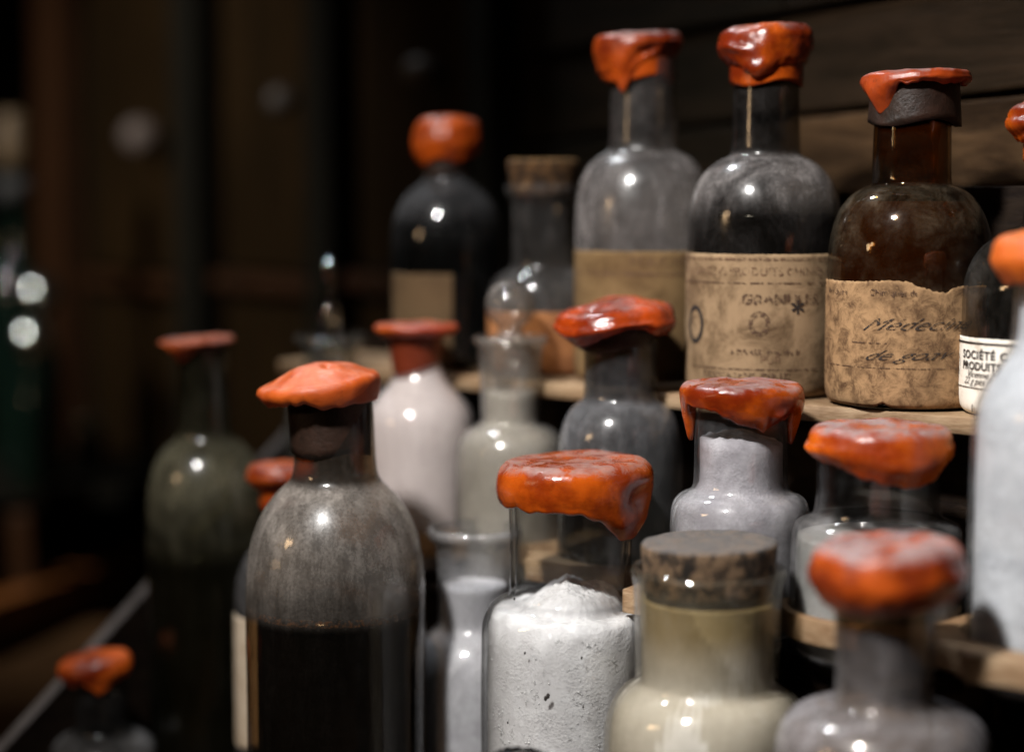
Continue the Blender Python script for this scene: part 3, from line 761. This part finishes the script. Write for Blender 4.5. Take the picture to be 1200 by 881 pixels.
G = glass_mat('glass_dusty_speckled', tint=(.88,.88,.86), edge=(.3,.3,.28), film=.05, filmc=(.50,.49,.50), patch=.30, fscale=60, speck=.35, rough=.03, zf=ZC(SP['r1030'], ZB, [(700,1.0),(625,1.25),(606,1.0),(598,.10)]))
b = Bottle('sealed_bottle', 'wide-necked clear bottle with plump dusty seal, set into the scalloped board', *SP['r1030'], ZB,
           [(540,73),(560,72),(585,72),(602,74),(607,80),(610,91),(617,98),(632,101),(660,102)], G, seed=8.0, shell=.0022)
b.fill(628, powder_mat('powder_grey', (.60,.59,.60), (.40,.39,.40), .9), 'powder')
Mw = wax_mat('wax_r1030', dust=.85, seed=8.0, rough=.18, col=(.44,.082,.004), deep=(.20,.024,.003))
b.cap(Mw, 85, 486, 541, 72, offx=1, drips=((15,46,20),(50,25,8)), dome=5, bulge=.05, botscale=.86, corner=.34, amp=.0016, bumps=((-70,.5,3,22,.3),(30,.6,4,30,.3)))

G = glass_mat('glass_milky', tint=(.9,.9,.9), edge=(.4,.4,.4), film=.12, filmc=(.56,.55,.56), patch=.30, fscale=55, rough=.04, zf=ZC(SP['r870'], ZB, [(640,.8),(590,1.4),(575,1.2),(565,.35)]))
b = Bottle('sealed_bottle', 'bottle of white powder with draping seal whose drips hang past both sides of the neck', *SP['r870'], ZB,
           [(470,55),(560,55),(570,57),(575,61),(579,72),(588,80),(603,83),(640,83)], G, seed=9.0, shell=.0018)
b.fill(508, powder_mat('powder_lilac_white', (.66,.64,.68), (.36,.34,.37), 1.0), 'powder', hfun=lambda x, y, q: -.25*max(0, x)+.10*min(0, x)+.0014*noise.noise(Vector((x*200, y*200, 0))), rough=.0005)
Mw = wax_mat('wax_r870', dust=.5, seed=9.0, rough=.14)
b.cap(Mw, 73, 439, 474, 55, drips=((-84,11,44),(20,36,26),(88,16,46)), dome=6, bulge=.0, botscale=.97, corner=.34, amp=.0014,
      bumps=((40,.75,5,9,.2),(-78,.9,3,12,.3)))

G = glass_mat('glass_grey_haze', tint=(.72,.72,.70), edge=(.25,.25,.24), film=.22, filmc=(.34,.34,.36), patch=.20, fscale=22, rough=.05, zf=ZC(SP['r725'], ZB, [(640,.8),(520,1.0),(475,1.3),(460,.45)]))
b = Bottle('sealed_bottle', 'hazy grey bottle with saddle-shaped glossy seal in the middle row', *SP['r725'], ZB,
           [(400,43),(462,43),(469,46),(474,54),(484,63),(500,70),(522,74),(560,74)], G, seed=10.0, shell=.0016)
Mw = wax_mat('wax_r725', dust=.22, seed=10.0, rough=.14, col=(.40,.052,.005))
b.cap(Mw, 70, 345, 388, 43, offx=-6, drips=((-48,34,17),(75,40,4),(22,22,-8)), dome=18, bulge=.04, botscale=.93, corner=.30, amp=.002, pits=((-42,.62,.003,.14),), coat=(408,45), coatmat=SHADED_COAT,
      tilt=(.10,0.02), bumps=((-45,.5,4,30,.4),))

G = glass_mat('glass_apothecary', tint=(.86,.85,.82), edge=(.5,.5,.48), film=.20, filmc=(.50,.47,.44), patch=.22, fscale=22, rough=.06)
b = Bottle('stoppered_bottle', 'clear bottle with round glass ball stopper, between the grey and the white bottle', *SP['r600'], ZB,
           [(396,44),(400,45),(406,38),(430,37),(490,34),(497,37),(502,50),(514,62),(535,66),(570,66)], G, seed=11.0, shell=.002)
b.fill(458, powder_mat('powder_cream', (.60,.57,.54), (.44,.41,.38), .8), 'powder')
zc = b.z(357); rb = 29*b.k; prof = [(zc+rb*math.cos(a), max(.0002, rb*math.sin(a))) for a in [math.pi*i/18 for i in range(16)]]
prof += [(b.z(393), 15*b.k), (b.z(398), 26*b.k), (b.z(440), 24*b.k), (b.z(440), .0002)]
lathe('glass_stopper', prof, glass_mat('glass_ball', tint=(.8,.78,.74), edge=(.5,.48,.45), film=.30, filmc=(.42,.38,.35), patch=.25, rough=.05), b.root, n=48)

G = glass_mat('glass_white_smooth', tint=(.95,.94,.93), edge=(.75,.73,.72), film=.22, filmc=(.60,.56,.55), patch=.12, fscale=15, rough=.05)
b = Bottle('sealed_bottle', 'smooth white bottle with flat disc seal tapering down to its neck', *SP['r488'], ZB,
           [(425,26),(440,31),(455,41),(468,54),(482,63),(500,67),(530,67)], G, seed=12.0)
b.fill(430, powder_mat('powder_pinkish', (.58,.52,.51), (.50,.44,.43), .5), 'powder', gap=.0016)
Mw = wax_mat('wax_r488', dust=.35, seed=12.0, rough=.3, deep=(.26,.03,.01))
b.cap(Mw, 49, 376, 393, 30, offx=-4, dome=1, bulge=.0, botscale=.86, corner=.10, amp=.0007, coat=(444,25), rimwave=.0002, coatmat=plain('wax_dark_red', (.13,.020,.006), .4))  # neck coat in a darker red than the disc

G = glass_mat('glass_far_clear', tint=(.85,.85,.82), edge=(.4,.4,.38), film=.10, filmc=(.30,.29,.27), patch=.12, fscale=20, rough=.06)
b = Bottle('stoppered_bottle', 'far blurred bottle with tall pointed glass stopper behind the round-seal bottles', *SP['r385'], ZB,
           [(394,42),(400,43),(408,32),(450,30),(462,34),(472,48),(490,54),(530,55)], G, seed=13.0, shell=.002)
pp = [(304,.3),(308,7),(318,9),(326,6),(338,5),(350,9),(362,14),(374,15),(384,10),(392,14),(398,22),(430,20),(430,.3)]
lathe('glass_stopper', chaikin([(b.z(y), r*b.k) for y, r in pp], 2), clear_glass('glass_finial'), b.root, n=40)

# --- front tier
G = glass_mat('glass_olive_grey', tint=(.66,.58,.48), edge=(.25,.22,.18), film=.28, filmc=(.42,.40,.42), patch=.25, fscale=26, rough=.06, zf=ZC(SP['c1040'], ZF, [(881,1.4),(835,2.0),(822,1.2),(800,.85),(700,.5)]))
b = Bottle('sealed_bottle', 'nearest blurred bottle with grey shoulders and thick dusty seal', *SP['c1040'], ZF,
           [(690,60),(760,58),(815,58),(823,62),(827,84),(833,103),(845,118),(865,127),(885,129),(900,129)], G, seed=14.0, shell=.002)
b.fill(838, powder_mat('powder_ash', (.42,.41,.43), (.34,.33,.34), .7), 'powder')
Mw = wax_mat('wax_c1040', dust=.8, seed=14.0, rough=.3, col=(.42,.068,.005), dustc=(.27,.22,.22))
b.cap(Mw, 89, 615, 698, 58, drips=((-40,50,14),(20,60,6)), dome=10, bulge=.05, botscale=.93, corner=.36, amp=.002, bumps=((75,.4,4,25,.4),), tilt=(.05,0))

G = glass_mat('glass_yellowed', tint=(.90,.88,.84), edge=(.42,.40,.34), film=.10, filmc=(.56,.50,.38), patch=.18, fscale=22, rough=.035, zf=ZC(SP['c832'], ZF, [(880,.8),(800,.9),(700,1.2),(672,.4)]))
b = Bottle('corked_bottle', 'wide bottle of yellowed powder with rough dark cork standing proud of its lip', *SP['c832'], ZF,
           [(666,91),(669,93),(676,91),(690,88),(760,86),(795,85),(802,90),(808,102),(822,114),(845,122),(875,124),(900,124)], G, seed=15.0, shell=.0026)
z1, z2 = b.z(795), b.z(722)
b.fill(700, powder_mat('powder_yellowed', (.76,.755,.74), (.60,.59,.57), .8, zc=(z1, z2, (.27,.205,.095))), 'powder')
b.cork(cork_mat('cork_dark', (.15,.095,.055), (.012,.009,.007), (.13,.12,.115)), 81, 621, 76, 688, offx=0, tilt=.03)

G = glass_mat('glass_clear_main', tint=(.95,.95,.94), edge=(.35,.35,.34), film=.02, filmc=(.55,.55,.56), patch=.05, fscale=90, rough=.02, zf=ZC(SP['c670'], ZF, [(880,.6),(720,1.0),(703,1.5),(692,.25)]))
b = Bottle('sealed_bottle', 'clear bottle of coarse white crystals with lopsided overhanging orange seal', *SP['c670'], ZF,
           [(575,75),(600,73),(680,72),(698,73),(700,80),(703,89),(709,97),(720,103),(738,107),(900,107)], G, seed=16.0, shell=.0028, wob=.0003)
KK = b.k
def heap(x, y, q):
    qq = min(1.0, q/.745)
    e = x/(70*KK)
    h = 30*KK*(1-qq**6)*max(0, min(1, (e+.95)/.9))**.9*(1-.20*max(0, e))
    p = Vector((x, y, 0))
    v1 = noise.voronoi(p*170+Vector((3, 1, 0)))[0]; v2 = noise.voronoi(p*420)[0]
    n1 = noise.noise(p*75+Vector((0, 0, 2)))*.0040 + (v1[1]-v1[0])*.0030 - .0010 + (v2[1]-v2[0])*.0012 + noise.noise(p*900)*.0003
    return h+n1*(1-.5*q)-.001
PC = powder_mat('crystals_white', (.90,.90,.94), (.66,.65,.68), 1.1, sss=.7, spec=.6)
b.fill(709, PC, 'crystal_salt', hfun=heap, n=200, tops=60, rough=.0009, gap=.0034)
# loose crystal chunks lying on the heap
rnd = random.Random(8)
bm = bmesh.new()
for i in range(0):
    a = rnd.uniform(0, 6.28); rad = 62*KK*math.sqrt(rnd.random()); x, y = rad*math.sin(a), -rad*math.cos(a)
    q = rad/(95*KK); zz = b.z(709)+heap(x, y, q)
    s = rnd.uniform(.0015, .0042)
    ret = bmesh.ops.create_icosphere(bm, subdivisions=1, radius=s)
    for v in ret['verts']:
        v.co = Vector((v.co.x*rnd.uniform(.8, 1.2), v.co.y*rnd.uniform(.8, 1.2), v.co.z*rnd.uniform(.5, .9)))+Vector((x, y, zz-s*.35))
for i in range(1500):
    th = rnd.uniform(-100, 100); zz = rnd.uniform(b.z(890), b.z(728)); s = rnd.choice((.0006, .0008, .0010, .0013))*rnd.uniform(.7, 1.2)
    if noise.noise(Vector((th*.035, zz*60, 3))) < -.05 and s > .0006: continue
    r = b.r_at(zz)-.0033-s*.8
    ret = bmesh.ops.create_icosphere(bm, subdivisions=1, radius=s)
    rm = Matrix.Rotation(rnd.uniform(0, 6), 3, Vector((rnd.random(), rnd.random(), rnd.random()+.1)).normalized())
    sc = (rnd.uniform(.6, 1.3), rnd.uniform(.6, 1.3), rnd.uniform(.5, 1))
    for v in ret['verts']:
        v.co = rm@Vector((v.co.x*sc[0], v.co.y*sc[1], v.co.z*sc[2]))+Vector((r*math.sin(R_(th)), -r*math.cos(R_(th)), zz))
o = bm_obj('crystal_chunks', bm, powder_mat('chunk_white', (.84,.84,.88), (.70,.70,.73), .5, sss=.7, spec=.8), b.root); o['kind'] = 'stuff'
bm = bmesh.new()
rr = 107*KK
for th, yy, s in ((-29,766,.0007),(7,768,.0007),(-13.5,813,.0013),(-15,816,.0012),(8,825,.0006),(-63,716,.0007),(24,842,.0005),(-42,852,.0005)):
    ret = bmesh.ops.create_icosphere(bm, subdivisions=1, radius=s)
    z = b.z(yy, -rr*.9); r = b.r_at(z)+.0002
    for v in ret['verts']: v.co = Vector((v.co.x*.8, v.co.y*.4, v.co.z*1.2))+Vector((r*math.sin(R_(th)), -r*math.cos(R_(th)), z))
o = bm_obj('dirt_specks', bm, plain('dirt', (.02,.015,.012), .8), b.root); o['kind'] = 'stuff'
Mw = wax_mat('wax_c670', dust=.55, seed=16.0, rough=.10, col=(.36,.060,.004), deep=(.17,.020,.002), dustc=(.24,.165,.145))
b.cap(Mw, 93, 526, 592, 73, offx=5, drips=((50,28,38),(88,18,10)), dome=2, bulge=.015, botscale=.97, corner=.24, amp=.0011,
      bumps=((56,.30,-9,15,.22),(74,.35,-6,14,.3),(44,.80,3,20,.16)), tilt=(.03,0))

G = glass_mat('glass_pale_open', tint=(.9,.9,.9), edge=(.45,.45,.45), film=.20, filmc=(.58,.57,.58), patch=.34, fscale=26, rough=.05, zf=ZC(SP['c548'], ZF, [(880,.9),(735,1.3),(680,.9),(640,.5),(625,.9)]))
b = Bottle('open_jar', 'open unsealed glass jar with flared rim, between the dark bottle and the crystal bottle', *SP['c548'], ZF,
           [(619,55),(622,57),(628,56),(633,51),(640,46),(720,43),(731,44),(736,50),(747,64),(768,75),(800,79),(900,79)], G, seed=17.0, shell=.0022, cat='jar')
b.fill(684, powder_mat('powder_white_b', (.80,.80,.83), (.55,.54,.57), .8), 'powder')
label_patch(b.root, M_PAPERW, b.r_at, b.z(880), b.z(796), -100, -58, seed=10, sides=3)

G = glass_mat('glass_brown_smoke', tint=(.50,.40,.28), edge=(.16,.10,.05), film=.50, filmc=(.36,.32,.285), patch=.25, fscale=14, rough=.07, thr=.45, zf=ZC(SP['dark'], ZF, [(722,.02),(700,.4),(650,1.15),(570,1.35),(556,.15),(530,.1)]))
b = Bottle('sealed_bottle', 'large dark bottle of black liquid with mushroom-shaped orange seal', *SP['dark'], ZF,
           [(470,46),(545,48),(560,52),(568,60),(582,75),(605,90),(635,101),(670,106),(720,107),(900,107)], G, seed=18.0)
b.fill(707, liquid_mat('liquid_ink', (.004,.004,.004)), 'liquid', gap=.0055)
lathe('meniscus_glint_ring', [(b.z(704), b.r_at(b.z(704))-.0012), (b.z(712), b.r_at(b.z(712))-.0012)], worn_ink('liquid_edge_glint', (.16,.085,.03), .46, .60), b.root, n=90)  # brown glints along the liquid's edge, painted as a patchy ring
Mw = wax_mat('wax_dark', dust=.22, seed=18.0, rough=.4, col=(.44,.080,.008), deep=(.30,.045,.006), dustc=(.52,.27,.19))
b.cap(Mw, 73, 420, 470, 46, offx=-17, oxc=-.002, dome=24, bulge=.0, botscale=.94, corner=.13, amp=.0009, coat=(530,46), coatmat=SHADED_COAT, pits=((25,.32,.003,.10),), tilt=(.13,0),
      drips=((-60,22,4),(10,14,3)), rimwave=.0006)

G = glass_mat('glass_c313', tint=(.85,.84,.8), edge=(.4,.4,.38), film=.18, filmc=(.42,.41,.42), patch=.2, fscale=20, rough=.06)
b = Bottle('sealed_bottle', 'slim labelled bottle half hidden behind the large dark bottle', *SP['c313'], ZF,
           [(560,22),(610,22),(630,24),(640,34),(655,46),(680,55),(710,57),(860,57)], G, seed=19.0)
Mw = wax_mat('wax_c313', dust=.15, seed=19.0, rough=.3)
b.cap(Mw, 40, 537, 566, 22, dome=4, bulge=.05, botscale=.9, corner=.3, drips=((-60,30,6),), coat=(596,24))
label_patch(b.root, paper_mat('paper_cream', (.46,.38,.29), (.26,.19,.12), .5, 40), b.r_at, b.z(868), b.z(715), -100, 30, seed=11,
            tornb=lambda th: .004*math.exp(-((th+35)/14)**2))

G = glass_mat('glass_olive', tint=(.42,.40,.26), edge=(.14,.13,.08), film=.28, filmc=(.26,.24,.16), patch=.35, fscale=16, rough=.06, thr=.45, zf=ZC(SP['c230'], ZF, [(660,.05),(625,.5),(560,1.3),(518,.9),(500,.2)]))
b = Bottle('sealed_bottle', 'blurred olive-brown bottle with long clear neck and thin flat seal at left', *SP['c230'], ZF,
           [(400,27),(500,31),(514,34),(520,44),(532,55),(552,64),(580,69),(620,70),(760,70)], G, seed=20.0)
b.fill(640, liquid_mat('liquid_olive', (.008,.007,.004)), 'liquid')
Mw = wax_mat('wax_c230', dust=.5, col=(.55,.11,.02), seed=20.0, rough=.35)
b.cap(Mw, 43, 392, 402, 28, offx=-8, dome=2, bulge=.05, botscale=.9, corner=.25, amp=.0012, drips=((-35,30,20),(60,40,-1)), tilt=(.06,0))

G = glass_mat('glass_c105', tint=(.6,.6,.55), edge=(.2,.2,.18), film=.08, filmc=(.40,.39,.39), patch=.12, fscale=20, rough=.06, zf=ZC(SP['c105'], ZF, [(880,3.5),(862,3.5),(852,.5)]))
b = Bottle('sealed_bottle', 'small bottle in the bottom left corner with rounded glossy seal', *SP['c105'], ZF,
           [(800,30),(850,31),(856,36),(861,48),(868,58),(880,63)], G, seed=21.0)
Mw = wax_mat('wax_c105', dust=.1, seed=21.0, rough=.22, col=(.60,.105,.010))
b.cap(Mw, 43, 755, 793, 30, offx=-8, dome=6, bulge=.04, botscale=.88, corner=.34, drips=((10,22,14),(-60,30,8)), tilt=(.12,0), amp=.0016)

# dark stopper just peeping in at the bottom edge
G = glass_mat('glass_front_low', tint=(.7,.7,.68), edge=(.2,.2,.2), film=.1, filmc=(.3,.3,.3), patch=.1)
b = Bottle('sealed_bottle', 'bottle whose dark rounded top just peeps in at the bottom edge of the frame', 608, .76, ZF,
           [(905,26),(925,26),(935,40),(950,52),(965,55)], G, seed=22.0)
b.cap(wax_mat('wax_blackened', dust=.3, seed=22.0, col=(.03,.03,.028), deep=(.012,.012,.011), dustc=(.10,.10,.10), rough=.4), 38, 876, 892, 26, dome=5, corner=.35)

# --- far green bottles at the left edge, on the bench behind the rack
GG = NT('green_bottle_glass'); p = GG.prin(Roughness=.05); p.inputs['Base Color'].default_value = (.004,.010,.007,1); p.inputs['Specular IOR Level'].default_value = 1.0
GG = GG.done(p.outputs[0])
gb = thing('shelf_unit', 'dark shelf behind the rack carrying green bottles at the left edge', 'shelf', (0, 0, 0))
zsh = zat(552, 1.72)
bm = box_data(-.62, -.355, 1.62, 1.86, zsh-.015, zsh, .002); bm_obj('shelf_board', bm, M_CAB_D, gb)
bm = box_data(-.60, -.37, 1.84, 1.857, -.74, zsh-.0155, .002); bm_obj('support_board', bm, M_CAB_D, gb)
M_GLINT = plain('glint_mirror', (.85,.95,.93), .20, 1.0)  # for mirror balls added only to throw blurred light discs
def green_bottle(px, d, ytop, yshoulder, hw, label, top, ball=0):
    x = xat(px, d); k = d/F
    r = thing('green_bottle', label, 'bottle', (x, d, zsh), -math.atan2(x, d), 'green glass bottles behind the rack')
    z = lambda y: zat(y, d)-zsh
    prof = [(z(ytop), .0003), (z(ytop), 9*k), (z(ytop+12), 10*k), (z(yshoulder-30), 11*k), (z(yshoulder-8), 20*k), (z(yshoulder+10), hw*k), (z(yshoulder+40), hw*k*1.05), (.004, hw*k), (0, hw*k*.8), (0, .0003)]
    lathe('glass_body', chaikin(prof, 2), GG, r, n=48)
    if ball:
        bm = bmesh.new(); bmesh.ops.create_uvsphere(bm, u_segments=40, v_segments=24, radius=ball*k)
        for v in bm.verts: v.co.z += z(ytop)+ball*k*.9
        bm_obj('added_glint_ball', bm, M_GLINT, r, True)
    if top:
        lathe('gold_foil', chaikin([(z(ytop-6), .0003), (z(ytop-6), 17*k), (z(ytop+55), 20*k), (z(ytop+60), 12*k)], 1), plain('gold_foil', (.13,.085,.04), .6, .1), r, n=32)
        lathe('neck_label', [(z(ytop+70), 15*k), (z(ytop+70), 21*k), (z(ytop+98), 21*k), (z(ytop+98), 15*k)], plain('grey_label', (.035,.035,.035), .8), r, n=32)
green_bottle(25, 1.72, 138, 320, 34, 'green glass bottle with gold foil top, far left background', True)
green_bottle(50, 1.67, 366, 420, 24, 'squat green bottle with added mirror ball for a light disc, in front of the gold-topped one', False, 23)
green_bottle(40, 1.60, 418, 470, 22, 'lowest green bottle with added mirror ball for a light disc at the left edge', False, 23)
green_bottle(104, 1.70, 512, 521, 16, 'tiny dark bottle with added mirror ball for a light disc on the far left shelf', False, 15)
